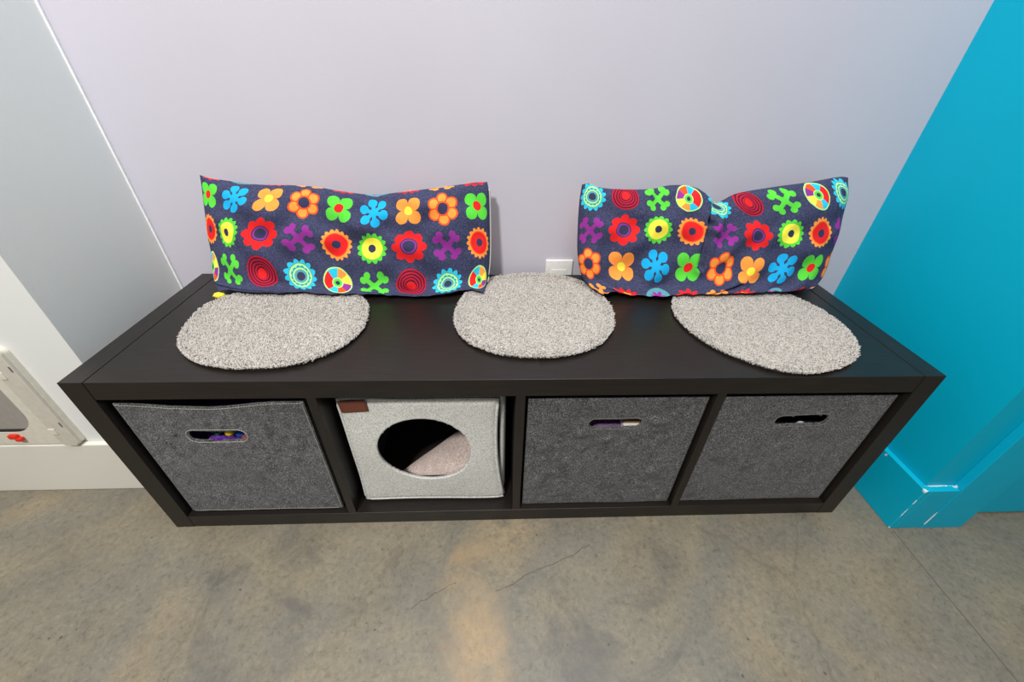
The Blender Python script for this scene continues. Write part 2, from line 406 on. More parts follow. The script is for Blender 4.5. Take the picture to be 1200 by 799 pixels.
def storage_bin(i, label, xr, ztop, slot, sag, seed, rough):
    x0, x1 = xr; YF = .0135; Z0 = T + .0008
    root = thing('storage_bin', label, 'storage bin', 'felt storage bins')
    sd = stadium(*slot)
    def shape(u, v, x, z):
        top = ztop - sag * math.sin(PI * min(1, u * 1.12)) ** 2
        zz = Z0 + (z - Z0) * (top - Z0) / (ztop - Z0) if sag else z
        q = Vector((x * 9, z * 9, seed)); r2 = Vector((x * 42, z * 42, seed + 5))
        k = min(1, 8 * u, 8 * (1 - u), 8 * v + .15, 8 * (1 - v) + .15) * min(1, max(0, (sd(x, z) - .002) * 60))
        tuft = max(0, mnoise.noise(r2) - .05) * .012 * rough * max(0, .35 + mnoise.noise(q)) * k
        y = YF + .002 * mnoise.noise(q) * min(1, 6 * u, 6 * (1 - u)) - tuft + .004 * (1 - v) * 0
        return (x, max(y, .004), zz)
    panel(x0, x1, Z0, ztop, .0026, sd, shape, .0035, 'front_panel', M['felt'], root)
    bm = bmesh.new(); w = .0035; yb = .372; yf = YF + .006
    zt = ztop - .004
    box(bm, x0 + .002, yf, Z0, x0 + .002 + w, yb, zt); box(bm, x1 - .002 - w, yf, Z0, x1 - .002, yb, zt)
    box(bm, x0 + .002 + w, yb - w, Z0, x1 - .002 - w, yb, zt); box(bm, x0 + .002 + w, yf, Z0, x1 - .002 - w, yb - w, Z0 + w)
    obj('bin_body', bm, M['felt'], root)
    bm = bmesh.new(); cx, cz, hw, hh, ti = slot
    loop = []
    for k in range(65):
        a = 2 * PI * k / 64; ex = (hw - hh) * (1 if math.cos(a) > 0 else -1)
        lx, lz = ex + (hh + .004) * math.cos(a), (hh + .004) * math.sin(a)
        X, Z = cx + lx * math.cos(ti) - lz * math.sin(ti), cz + lx * math.sin(ti) + lz * math.cos(ti)
        q = shape((X - x0) / (x1 - x0), (Z - Z0) / (ztop - Z0), X, Z); loop.append((q[0], q[1] - .0011, q[2]))
    dashes(bm, loop, .0042, .0032, .0006)
    obj('slot_stitching', bm, M['stitch'] if i == 0 else M['stitch_grey'], root); bm = bmesh.new()
    def edge(f):
        out = []
        for k in range(41):
            X, Z = f(k / 40); q = shape((X - x0) / (x1 - x0), (Z - Z0) / (ztop - Z0), X, Z); out.append((q[0], q[1] - .0011, q[2]))
        return out
    if i == 0:
        dashes(bm, edge(lambda k: (x0 + .003 + k * (x1 - x0 - .006), ztop - .003)), .0048, .0034, .0006)
        obj('hem_stitching', bm, M['stitch'], root); bm = bmesh.new()
    if i == 0:
        dashes(bm, edge(lambda k: (x1 - .003, ztop - .005 - k * (ztop - Z0 - .01))), .0048, .0034, .0006)
        obj('side_stitching', bm, M['stitch'], root); bm = bmesh.new()
        dashes(bm, edge(lambda k: (x0 + .006 + k * (x1 - x0 - .012), Z0 + .004)), .0048, .0034, .0005)
        obj('base_stitching', bm, M['stitch'], root)
    else: bm.free()
    return root
storage_bin(0, 'dark grey felt bin in the left end cubby with bright toys behind its slot', (.0440, .3605), .3555, (.1850, .2805, .0505, .0125, .01), .012, 3.1, 1.3)
storage_bin(2, 'dark grey felt bin just right of the pale cat cube, purple cloth in its slot', (cells[2][0] + .006, cells[2][1] - .004), .3565, (.9160, .2920, .049, .0105, .01), 0, 7.7, 1.0)
storage_bin(3, 'dark grey felt bin in the right end cubby next to the turquoise wall', (cells[3][0] + .008, cells[3][1] - .004), .3565, (1.2730, .2950, .050, .0115, .05), 0, 12.3, .45)

# what lies in the bins
def heap(name, label, xr, top, m, seed, amp=.012):
    bm = bmesh.new(); x0, x1 = xr; y0, y1 = .028, .360; n = 40
    g = [[None] * (n + 1) for _ in range(n + 1)]
    for a in range(n + 1):
        for b_ in range(n + 1):
            x, y = x0 + (x1 - x0) * a / n, y0 + (y1 - y0) * b_ / n
            e = min(1, 7 * min(a, n - a) / n + .25, 7 * (n - b_) / n + .3)
            z = T + .006 + (top - T - .006) * (.86 + .14 * e) + amp * mnoise.noise(Vector((x * 22, y * 22, seed))) + amp * .6 * mnoise.noise(Vector((x * 60, y * 60, seed)))
            g[a][b_] = bm.verts.new((x, y, z))
    for a in range(n):
        for b_ in range(n): bm.faces.new((g[a][b_], g[a + 1][b_], g[a + 1][b_ + 1], g[a][b_ + 1]))
    ring = [g[a][0] for a in range(n + 1)] + [g[n][b_] for b_ in range(1, n + 1)] + [g[a][n] for a in range(n - 1, -1, -1)] + [g[0][b_] for b_ in range(n - 1, 0, -1)]
    low = [bm.verts.new((v.co.x, v.co.y, T + .0055)) for v in ring]
    for k in range(len(ring)): bm.faces.new((ring[k], low[k], low[(k + 1) % len(ring)], ring[(k + 1) % len(ring)]))
    bm.faces.new(low)
    bmesh.ops.recalc_face_normals(bm, faces=bm.faces)
    return tag(obj(name, bm, m, None, True), label, 'cloth')
M['purplecloth'] = felt('purple_fleece', rgb(58, 22, 92), rgb(96, 40, 150), rgb(130, 70, 184), 260, .4)
M['mauvecloth'] = felt('mauve_fleece', rgb(92, 56, 108), rgb(140, 92, 156), rgb(176, 132, 188), 260, .4)
M['darkcloth'] = felt('black_cloth', rgb(18, 18, 20), rgb(30, 30, 32), rgb(44, 44, 46), 260, .4)
heap('crumpled_blanket', 'purple cloth seen through the slot of the left end bin', (.052, .352), .235, M['purplecloth'], 1.0)
heap('crumpled_blanket', 'mauve cloth seen through the slot of the bin right of the cat cube', (.759, 1.061), .258, M['mauvecloth'], 4.0, .008)
heap('crumpled_blanket', 'black cloth inside the right end bin', (1.112, 1.416), .236, M['darkcloth'], 6.0, .006)
def small_ball(label, c, r, m, group=None):
    bm = bmesh.new(); blob(bm, c, (r, r, r), .05, 40, 3, c[0] * 50)
    return tag(obj('toy_ball', bm, m, None, True), label, 'toy', group)
M['yellowtoy'] = plain('yellow_plastic', rgb(250, 214, 30), .4); M['whitetoy'] = plain('white_plastic', rgb(240, 240, 236), .4)
M['bluetoy'] = plain('blue_felt_toy', rgb(20, 70, 170), .8); M['rusttoy'] = plain('rust_felt_toy', rgb(150, 50, 26), .8); M['greentoy'] = plain('green_plastic', rgb(40, 150, 70), .5)
M['browncard'] = plain('brown_cardboard', rgb(150, 112, 74), .8)
small_ball('small yellow toy ball in the slot of the left end bin', (.189, .037, .258), .0085, M['yellowtoy'])
small_ball('small white toy ball at the right end of the left bin slot', (.226, .037, .259), .0095, M['whitetoy'])
bm = bmesh.new(); blob(bm, (.206, .043, .249), (.011, .011, .0125), .2, 60, 3, 2)
obj_ = tag(obj('fabric_toy', bm, M['bluetoy'], None, True), 'blue fabric toy between the balls in the left bin slot', 'toy')
bm = bmesh.new(); blob(bm, (.213, .036, .240), (.008, .007, .010), .2, 60, 3, 4)
tag(obj('fabric_toy', bm, M['rusttoy'], None, True), 'rust red fabric toy low in the left bin slot', 'toy')
bm = bmesh.new(); tube(bm, [(.150 + k * .006, .040 + .003 * math.sin(k * 2.1), .2525 + .002 * math.cos(k * 1.7)) for k in range(6)], .0022, 6)
tag(obj('toy_string', bm, M['greentoy'], None, True), 'short green toy string on the purple cloth in the left bin slot', 'toy')
ob = thing('small_box', 'small white and brown box at the right end of the third bin slot', 'box')
obj('box_bottom', bx(.938, .022, .2615, .970, .048, .274, .001), M['whitetoy'], ob); obj('box_lid', bx(.937, .030, .2742, .971, .050, .280, .001), M['browncard'], ob, False)
small_ball('small white ball added as a glint in the slot of the right end bin', (1.304, .036, .256), .0085, M['whitetoy'])  # ball put in to show as a glint in the dark slot

# ------------------------------------------------------------------ cat cube in the second cubby
cube = thing('cat_cube', 'pale grey felt cat cube with a round entrance in the second cubby', 'cat bed')
cx0, cx1, cz0, cz1 = .403, .7005, T + .004, .347
YC = .0275
hole = lambda x, z: (math.hypot((x - .5515) / .0935, (z - .2095) / .0895) - 1) * .0915
def cshape(u, v, x, z):
    r = .016
    def ed(d): return r - math.sqrt(max(0, r * r - max(0, r - d) ** 2))
    dx = min(x - cx0, cx1 - x); dz = min(z - cz0, cz1 - z)
    y = YC + min(r, math.hypot(ed(dx), ed(dz))) * .8
    y -= .006 * math.sin(PI * u) * math.sin(PI * v)
    y += .004 * mnoise.noise(Vector((x * 7, z * 7, 9)))
    k = 1 - u
    x2 = x + (.012 * (1 - v) ** 2 * u) + (.006 * math.sin(PI * v) * (u - 1)) * 0 - .007 * math.sin(PI * v) * u + .004 * math.sin(PI * v) * k
    return (x2, y, z)
panel(cx0, cx1, cz0, cz1, .0028, hole, cshape, .006, 'front_panel', M['felt_light'], cube)
def sleeve():
    bm = bmesh.new(); n = 22; rings = []
    ys = [.041, .048, .06, .09, .14, .20, .26, .32, .362]
    bul = [-.001, .004, .006, .0065, .007, .007, .006, .004, 0]
    def ring(y, b):
        x0, x1, z0, z1, r = cx0 + .001 - b * .3, cx1 + .004 + b * 1.2, T + .001, cz1 - .002 + b * .3, .02
        out = []
        for (ccx, ccz, a0) in ((x1 - r, z1 - r, 0), (x0 + r, z1 - r, PI / 2), (x0 + r, z0 + r, PI), (x1 - r, z0 + r, 1.5 * PI)):
            for k in range(7): out.append((ccx + r * math.cos(a0 + k * PI / 12), y, ccz + r * math.sin(a0 + k * PI / 12)))
        return [bm.verts.new(q) for q in out]
    for y, b in zip(ys, bul): rings.append(ring(y, b))
    N = len(rings[0])
    for A, B in zip(rings, rings[1:]):
        for k in range(N): bm.faces.new((A[k], B[k], B[(k + 1) % N], A[(k + 1) % N]))
    bm.faces.new(rings[-1][::-1])
    return bm
o = obj('cube_body', sleeve(), M['felt_light'], cube, True)
s = o.modifiers.new('thickness', 'SOLIDIFY'); s.thickness = .006; s.offset = -1
bm = bmesh.new(); box(bm, .4165, .0385, T + .0135, .6925, .349, .3325); bmesh.ops.reverse_faces(bm, faces=bm.faces)  # dark inner sheet added to deepen the shade behind the entrance
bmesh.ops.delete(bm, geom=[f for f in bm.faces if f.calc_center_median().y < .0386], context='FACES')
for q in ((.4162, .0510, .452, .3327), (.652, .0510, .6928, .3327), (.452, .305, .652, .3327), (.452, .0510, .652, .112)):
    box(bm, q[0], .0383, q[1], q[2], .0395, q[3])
o = obj('shadeliner', bm, M['shadeliner'], cube); o['label'] = 'added dark lining'
bm = bmesh.new(); pts = []
for k in range(80):
    q = k / 80 * 4; i_, f_ = int(q), q % 1
    u, v = ((f_, 0), (1, f_), (1 - f_, 1), (0, 1 - f_))[i_]
    X, Z = cx0 + .004 + u * (cx1 - cx0 - .008), cz0 + .004 + v * (cz1 - cz0 - .008)
    P_ = cshape((X - cx0) / (cx1 - cx0), (Z - cz0) / (cz1 - cz0), X, Z); pts.append((P_[0], P_[1] - .001, P_[2]))
tube(bm, pts, .0030, 8, True)
obj('edge_piping', bm, M['felt_light'], cube, True)
bm = bmesh.new(); lo_ = []
for k in range(72):
    a = 2 * PI * k / 72; X, Z = .5515 + .0955 * math.cos(a), .2095 + .0915 * math.sin(a)
    P_ = cshape((X - cx0) / (cx1 - cx0), (Z - cz0) / (cz1 - cz0), X, Z); lo_.append((P_[0], P_[1] + .002, P_[2]))
tube(bm, lo_, .0022, 8, True)
obj('entrance_rim', bm, M['felt_light'], cube, True)
tg = obj('tag', bx(-.0245, -.0012, -.0145, .0245, .0012, .0145, .0008), M['leather'], cube)
tg.location = (.4365, .0262, .3305); tg.rotation_euler = (.05, -.06, 0)
bm = bmesh.new(); dashes(bm, [(-.022, -.0014, -.012), (.022, -.0014, -.012), (.022, -.0014, .012), (-.022, -.0014, .012), (-.022, -.0014, -.012)], .0035, .0022, .0004)
st_ = obj('tag_stitching', bm, M['leatherstitch'], tg)
# fleece cushion inside, bunched into the near right corner
bm = bmesh.new(); n = 48; g = []
for a in range(n + 1):
    row = []
    for b_ in range(n + 1):
        u, v = a / n, b_ / n
        px, py = .440 + u * .244, .052 + u * .228
        qx, qy = .622 + .062 * u, .052 + .062 * u
        x, y = px + (qx - px) * v, py + (qy - py) * v
        e = max(0, 1 - (1 - v) ** 3.2) ** .5
        s_ = max(0, 1 - abs(2 * u - 1) ** 5) ** .5
        z = T + .0165 + .0535 * (.25 + .75 * s_) * e + .018 * u * e + .004 * mnoise.noise(Vector((x * 16, y * 16, 3))) * e - .016 * e * math.exp(-((x - .545) / .014) ** 2) * math.exp(-((y - .06) / .05) ** 2)
        row.append(bm.verts.new((x, y, z)))
    g.append(row)
for a in range(n):
    for b_ in range(n): bm.faces.new((g[a][b_], g[a + 1][b_], g[a + 1][b_ + 1], g[a][b_ + 1]))
ring = [g[a][0] for a in range(n + 1)] + [g[n][b_] for b_ in range(1, n + 1)] + [g[a][n] for a in range(n - 1, -1, -1)] + [g[0][b_] for b_ in range(n - 1, 0, -1)]
low = [bm.verts.new((v.co.x, v.co.y, T + .0140)) for v in ring]
for k in range(len(ring)): bm.faces.new((ring[k], low[k], low[(k + 1) % len(ring)], ring[(k + 1) % len(ring)]))
bm.faces.new(low); bmesh.ops.recalc_face_normals(bm, faces=bm.faces)
tag(obj('pet_cushion', bm, M['fleece'], None, True), 'pinkish fleece cushion lying inside the pale cat cube', 'cushion')

# ------------------------------------------------------------------ carpet mats
def closed_spline(pts, n):
    P = np.array(pts); K = len(P); out = []
    for k in range(n):
        q = k / n * K; i = int(q); f = q - i
        a, b, c, d = P[(i - 1) % K], P[i % K], P[(i + 1) % K], P[(i + 2) % K]
        out.append(.5 * (2 * b + (c - a) * f + (2 * a - 5 * b + 4 * c - d) * f * f + (3 * b - a - 3 * c + d) * f ** 3))
    return np.array(out)
def carpet_mat(label, pts, seed, ntuft):
    rs = np.random.RandomState(seed); S = closed_spline(pts, 120); ctr = S.mean(0)
    root = thing('carpet_mat', label, 'mat', 'round carpet mats on the bench', (float(ctr[0]), float(ctr[1]), H))
    S = S - ctr
    bm = bmesh.new()
    lo_ = [bm.verts.new((x * .985, y * .985, 0.0002)) for x, y in S]; hi_ = [bm.verts.new((x * .99, y * .99, .0035)) for x, y in S]
    for k in range(120): bm.faces.new((lo_[k], lo_[(k + 1) % 120], hi_[(k + 1) % 120], hi_[k]))
    bm.faces.new(lo_[::-1]); bm.faces.new(hi_)
    obj('backing', bm, M['backing'], root)
    ang = np.arctan2(S[:, 1], S[:, 0]); o_ = np.argsort(ang); R = np.hypot(S[:, 0], S[:, 1])
    A, RR = ang[o_], R[o_]
    verts, faces = [], []
    # a soft bed under the tufts, so no gaps show
    nr = 10
    for j in range(nr + 1):
        f = j / nr
        for k in range(120): verts.append((S[k, 0] * f * .985, S[k, 1] * f * .985, .0068 if j < nr else .003))
    for j in range(nr):
        for k in range(120): a = j * 120 + k; b = j * 120 + (k + 1) % 120; faces.append((a, a + 120, b + 120, b))
    n = 0
    while n < ntuft:
        rim = n < ntuft * .10
        th = rs.uniform(-PI, PI); rad = math.sqrt(rs.uniform(.965 ** 2, 1)) if rim else math.sqrt(rs.uniform(0, 1))
        Rm = np.interp(th, A, RR, period=2 * PI); x, y = rad * Rm * math.cos(th), rad * Rm * math.sin(th)
        h = rs.uniform(.0028, .0046); w = rs.uniform(.0011, .0018)
        lx, ly = rs.normal(0, .0012, 2)
        if rim: lx += .0022 * math.cos(th); ly += .0022 * math.sin(th)
        z0 = .0058 if not rim else rs.uniform(.0028, .0058); a0 = rs.uniform(0, 6.3); i0 = len(verts)
        for k in range(3): verts.append((x + w * math.cos(a0 + k * 2.094), y + w * math.sin(a0 + k * 2.094), z0))
        for k in range(3): verts.append((x + lx * .7 + w * .8 * math.cos(a0 + .5 + k * 2.094), y + ly * .7 + w * .8 * math.sin(a0 + .5 + k * 2.094), z0 + h * .75))
        verts.append((x + lx, y + ly, z0 + h))
        for k in range(3):
            q = (k + 1) % 3; faces.append((i0 + k, i0 + q, i0 + 3 + q, i0 + 3 + k)); faces.append((i0 + 3 + k, i0 + 3 + q, i0 + 6))
        n += 1
    me = bpy.data.meshes.new('pile'); me.from_pydata(verts, [], faces); me.update()
    link('pile', me, M['carpet'], root, True)
    return root
m1 = [(.103, .240), (.098, .205), (.107, .15), (.124, .105), (.154, .07), (.195, .043), (.246, .029), (.299, .027), (.35, .035), (.391, .057), (.423, .093), (.439, .143), (.436, .198), (.422, .244), (.385, .285), (.33, .303), (.26, .305), (.18, .297), (.13, .275)]
m2 = [(.665, .345), (.630, .292), (.612, .225), (.612, .165), (.629, .116), (.66, .083), (.706, .060), (.765, .052), (.826, .059), (.877, .085), (.912, .125), (.929, .168), (.936, .225), (.925, .281), (.90, .334), (.85, .370), (.789, .382), (.72, .374)]
m3 = [(1.105, .296), (1.070, .228), (1.063, .174), (1.074, .119), (1.101, .071), (1.138, .036), (1.176, .012), (1.217, .004), (1.264, .010), (1.32, .032), (1.358, .065), (1.384, .114), (1.392, .176), (1.380, .235), (1.345, .287), (1.285, .306), (1.20, .312), (1.15, .310)]
carpet_mat('grey carpet mat on the left of the bench under the left flowered cushion', m1, 1, 17000)
carpet_mat('grey carpet mat in the middle of the bench between both cushions', m2, 2, 18000)
carpet_mat('grey carpet mat on the right of the bench under the right cushion', m3, 3, 17000)

# ------------------------------------------------------------------ flowered cushions
def crm(pts, x):
    """smooth curve through points, sampled at x"""
    pts=np.asarray(pts,float); k=pts[:,0]; v=pts[:,1:]
    m=np.zeros_like(v)
    for i in range(len(k)):
        if i==0: m[i]=(v[1]-v[0])/(k[1]-k[0])
        elif i==len(k)-1: m[i]=(v[-1]-v[-2])/(k[-1]-k[-2])
        else: m[i]=(v[i+1]-v[i-1])/(k[i+1]-k[i-1])
    j=np.clip(np.searchsorted(k,x,side='right')-1,0,len(k)-2)
    h=(k[j+1]-k[j])[:,None]; u=((x-k[j])/(k[j+1]-k[j]))[:,None]
    return ((2*u**3-3*u**2+1)*v[j]+(u**3-2*u**2+u)*h*m[j]+(-2*u**3+3*u**2)*v[j+1]+(u**3-u**2)*h*m[j+1])
def fade(e0,e1,x):
    u=np.clip((x-e0)/(e1-e0),0,1); return u*u*(3-2*u)
def segdist(S,T,a,b,asp):
    ax,ay=a[0]*asp,a[1]; bx,by=b[0]*asp,b[1]; px=S*asp; py=T
    d2=(bx-ax)**2+(by-ay)**2; u=np.clip(((px-ax)*(bx-ax)+(py-ay)*(by-ay))/d2,0,1)
    return np.hypot(px-ax-u*(bx-ax),py-ay-u*(by-ay)),u
def cushion(spec, ns, nt):
    """front and back point grids [nt,ns,3] of a stuffed cushion; t=0 top, t=1 bottom"""
    c={k:np.array(spec[k],float) for k in ('top','right','bottom','left')}
    s=np.linspace(0,1,ns); t=np.linspace(0,1,nt); s=.5*s+.5*(1-np.cos(np.pi*s))/2; t=.35*t+.65*(1-np.cos(np.pi*t))/2; S,T=np.meshgrid(s,t)
    top,bot=crm(c['top'],s),crm(c['bottom'],s); lef,rig=crm(c['left'],t),crm(c['right'],t)
    s_,t_=S[...,None],T[...,None]
    M=(1-t_)*top[None]+t_*bot[None]+(1-s_)*lef[:,None]+s_*rig[:,None]-((1-s_)*(1-t_)*top[0]+s_*(1-t_)*top[-1]+(1-s_)*t_*bot[0]+s_*t_*bot[-1])
    n=np.cross(top[-1]-bot[0],top[0]-bot[-1]); n/=np.linalg.norm(n)
    if n[1]>0: n=-n
    es=np.abs(2*S-1); et=np.abs(2*T-1)
    prof=np.clip(1-es**spec.get('ps',5),0,1)**.62*np.where(T<.5,np.clip(1-et**spec.get('pt',2.6),0,1)**.55,np.clip(1-et**6,0,1)**.5)
    skew=1+spec.get('skew',.25)*(T-.5)
    rs=np.random.RandomState(spec['seed']); W=np.zeros_like(S)
    for k in range(14):
        fx,fy=rs.uniform(2,9),rs.uniform(1,5); W+=np.sin(2*np.pi*(fx*S+fy*T*rs.choice([-1,1]))+rs.uniform(0,6.3))/(fx+fy)
    edgew=np.zeros_like(S)
    for k in range(8):
        f=rs.uniform(9,26); edgew+=np.sin(2*np.pi*f*S+rs.uniform(0,6.3))
    edgew*=np.exp(-(T/.10)**2)+.8*np.exp(-((1-T)/.12)**2)
    F=spec['front']*prof*skew*(1+.15*W)+.0013*edgew*prof**.5
    for (a,b,depth,wid) in spec.get('creases',[]):
        d,u=segdist(S,T,a,b,2.1)
        F-=depth*np.exp(-(d/wid)**2)*np.clip(prof*2,0,1)
        F+=depth*.35*np.exp(-((d-2.2*wid)/(1.3*wid))**2)*np.clip(prof*2,0,1)
    F=np.maximum(F,.22*spec['front']*prof)
    B=spec['back']*prof*(1+.05*W)
    front=M+(n+np.array([0,0,-spec.get('sag',.5)])*fade(.45,1,T)[...,None])*F[...,None]; back=M-n*B[...,None]
    for g in (front,back):
        lo=spec['floor'][0]+(spec['floor'][1]-spec['floor'][0])*fade(spec['gap'][0]-.015,spec['gap'][0]+.015,g[...,0])*(1-fade(spec['gap'][1]-.015,spec['gap'][1]+.015,g[...,0]))
        g[...,2]=np.where(g[...,2]<lo+.004,lo+.004*np.exp(np.minimum(0,(g[...,2]-lo-.004)/.004)),g[...,2])
        g[...,1]=np.minimum(g[...,1],spec['wall'])
    return front,back,S,T
def tps(ctrl, vals, q, reg=.002):
    ctrl=np.asarray(ctrl,float); vals=np.asarray(vals,float); asp=np.array([2.1,1.0])
    C=ctrl*asp; Q=q*asp; n=len(C)
    U=lambda r2: np.where(r2>1e-12,.5*r2*np.log(np.maximum(r2,1e-12)),0)
    K=U(((C[:,None]-C[None])**2).sum(-1))+reg*np.eye(n)
    P=np.hstack([np.ones((n,1)),C]); A=np.zeros((n+3,n+3)); A[:n,:n]=K; A[:n,n:]=P; A[n:,:n]=P.T
    w=np.linalg.solve(A,np.vstack([vals,np.zeros((3,vals.shape[1]))]))
    out=np.zeros((len(Q),vals.shape[1]))
    for i in range(0,len(Q),20000):
        q_=Q[i:i+20000]; out[i:i+20000]=U(((q_[:,None]-C[None])**2).sum(-1))@w[:n]+np.hstack([np.ones((len(q_),1)),q_])@w[n:]
    return out

CUSHIONS={'c1': {'top': [[0.0, 0.1056, 0.362, 0.6425], [0.0338, 0.1239, 0.363, 0.636], [0.0753, 0.1476, 0.363, 0.633], [0.1812, 0.208, 0.364, 0.6252], [0.2985, 0.2755, 0.364, 0.6243], [0.3878, 0.3268, 0.362, 0.6221], [0.4763, 0.3771, 0.36, 0.6147], [0.5861, 0.44, 0.36, 0.6085], [0.6881, 0.4984, 0.36, 0.6143], [0.8424, 0.5865, 0.363, 0.6248], [0.951, 0.6483, 0.363, 0.6339], [1.0, 0.6764, 0.362, 0.6362]], 'right': [[0.0, 0.6764, 0.362, 0.6362], [0.0752, 0.6797, 0.36, 0.6163], [0.3014, 0.6808, 0.353, 0.5557], [0.5757, 0.6801, 0.34, 0.4829], [0.7891, 0.6739, 0.322, 0.4286], [1.0, 0.6655, 0.2658, 0.4307]], 'left': [[0.0, 0.1056, 0.362, 0.6425], [0.1032, 0.1004, 0.36, 0.615], [0.3435, 0.0891, 0.352, 0.5511], [0.6099, 0.0793, 0.338, 0.4807], [0.7922, 0.0781, 0.32, 0.4345], [1.0, 0.108, 0.2722, 0.4307]], 'bottom': [[0.0, 0.108, 0.2722, 0.4307], [0.0668, 0.138, 0.297, 0.4277], [0.4811, 0.38, 0.297, 0.4257], [0.738, 0.53, 0.297, 0.4197], [0.9194, 0.6355, 0.302, 0.4277], [1.0, 0.6655, 0.2658, 0.4307]], 'front': 0.058, 'sag': 0.3, 'back': 0.046, 'seed': 3, 'roll': 1, 'floor': (0.4247, 0.4157), 'gap': (0.45, 0.6), 'wall': 0.402, 'skew': 0.5, 'ps': 6, 'pt': 2.8, 'creases': [((0.02, 0.86), (0.25, 0.93), 0.006, 0.018), ((0.25, 0.93), (0.45, 0.99), 0.006, 0.018)], 'ctrl': [[0.0307, 0.129], [0.1311, 0.1406], [0.2447, 0.1253], [0.3613, 0.1485], [0.4807, 0.1606], [0.5961, 0.1731], [0.7138, 0.1773], [0.8322, 0.1859], [0.9534, 0.1903], [0.0358, 0.3934], [0.0974, 0.4205], [0.2094, 0.4096], [0.344, 0.4478], [0.4653, 0.4752], [0.5808, 0.4862], [0.7091, 0.4697], [0.8382, 0.4972], [0.9548, 0.4807], [0.0991, 0.6957], [0.203, 0.7058], [0.3391, 0.7208], [0.4601, 0.7596], [0.5834, 0.7737], [0.7115, 0.7549], [0.8362, 0.7783], [0.9575, 0.7643]], 'val': [[-1, 0], [0, 0], [1, 0], [2, 0], [3, 0], [4, 0], [5, 0], [6, 0], [7, 0], [-1, 1], [0, 1], [1, 1], [2, 1], [3, 1], [4, 1], [5, 1], [6, 1], [7, 1], [0, 2], [1, 2], [2, 2], [3, 2], [4, 2], [5, 2], [6, 2], [7, 2]]}, 'c2': {'top': [[0.0, 0.8726, 0.36, 0.6339], [0.0247, 0.8869, 0.361, 0.6355], [0.0749, 0.915, 0.361, 0.6273], [0.1844, 0.9788, 0.361, 0.6246], [0.2618, 1.0239, 0.361, 0.6268], [0.3219, 1.0581, 0.36, 0.6344], [0.3945, 1.1004, 0.36, 0.6331], [0.4573, 1.1346, 0.358, 0.6201], [0.5158, 1.162, 0.352, 0.6007], [0.5512, 1.1811, 0.357, 0.6066], [0.5966, 1.2046, 0.36, 0.6185], [0.7139, 1.2718, 0.362, 0.6311], [0.8669, 1.3601, 0.363, 0.644], [0.9712, 1.4199, 0.363, 0.6551], [1.0, 1.4366, 0.362, 0.6538]], 'right': [[0.0, 1.4366, 0.362, 0.6538], [0.1335, 1.4494, 0.358, 0.6199], [0.3443, 1.4554, 0.35, 0.5632], [0.586, 1.4568, 0.337, 0.4985], [0.8044, 1.4458, 0.32, 0.4424], [1.0, 1.4052, 0.2873, 0.4307]], 'left': [[0.0, 0.8726, 0.36, 0.6339], [0.1191, 0.8708, 0.358, 0.6014], [0.3132, 0.8719, 0.35, 0.5489], [0.5514, 0.8771, 0.337, 0.4852], [0.755, 0.8933, 0.318, 0.4354], [1.0, 0.9241, 0.2586, 0.4307]], 'bottom': [[0.0, 0.9241, 0.2586, 0.4307], [0.0967, 0.9541000000000001, 0.297, 0.4277], [0.189, 1.0, 0.297, 0.4197], [0.5459, 1.18, 0.297, 0.4277], [0.9327, 1.3752, 0.303, 0.4277], [1.0, 1.4052, 0.2873, 0.4307]], 'front': 0.058, 'sag': 0.3, 'back': 0.046, 'seed': 8, 'roll': 0, 'floor': (0.4247, 0.4157), 'gap': (0.945, 1.055), 'wall': 0.402, 'skew': 0.5, 'ps': 6, 'pt': 2.8, 'creases': [((0.5, 0.0), (0.47, 0.25), 0.016, 0.03), ((0.47, 0.25), (0.455, 0.62), 0.011, 0.022), ((0.45, 0.97), (0.62, 0.8), 0.01, 0.022), ((0.06, 0.84), (0.16, 0.96), 0.007, 0.02)], 'ctrl': [[0.0398, 0.0967], [0.1579, 0.0652], [0.2721, 0.0967], [0.3737, 0.1253], [0.5064, 0.0485], [0.6162, 0.1107], [0.7371, 0.1367], [0.8633, 0.1179], [0.9562, 0.1328], [0.0411, 0.3561], [0.1638, 0.3351], [0.2815, 0.3403], [0.4014, 0.372], [0.5347, 0.3248], [0.6536, 0.4042], [0.7732, 0.4096], [0.8888, 0.4314], [0.0319, 0.6119], [0.1678, 0.6227], [0.2862, 0.6227], [0.4065, 0.6439], [0.5373, 0.6173], [0.6462, 0.6804], [0.7665, 0.6752], [0.8906, 0.6855]], 'val': [[2, 2], [1, 2], [0, 2], [-1, 2], [-2, 2], [-3, 2], [-4, 2], [-5, 2], [-6, 2], [2, 1], [1, 1], [0, 1], [-1, 1], [-2, 1], [-3, 1], [-4, 1], [-5, 1], [2, 0], [1, 0], [0, 0], [-1, 0], [-2, 0], [-3, 0], [-4, 0], [-5, 0]]}}
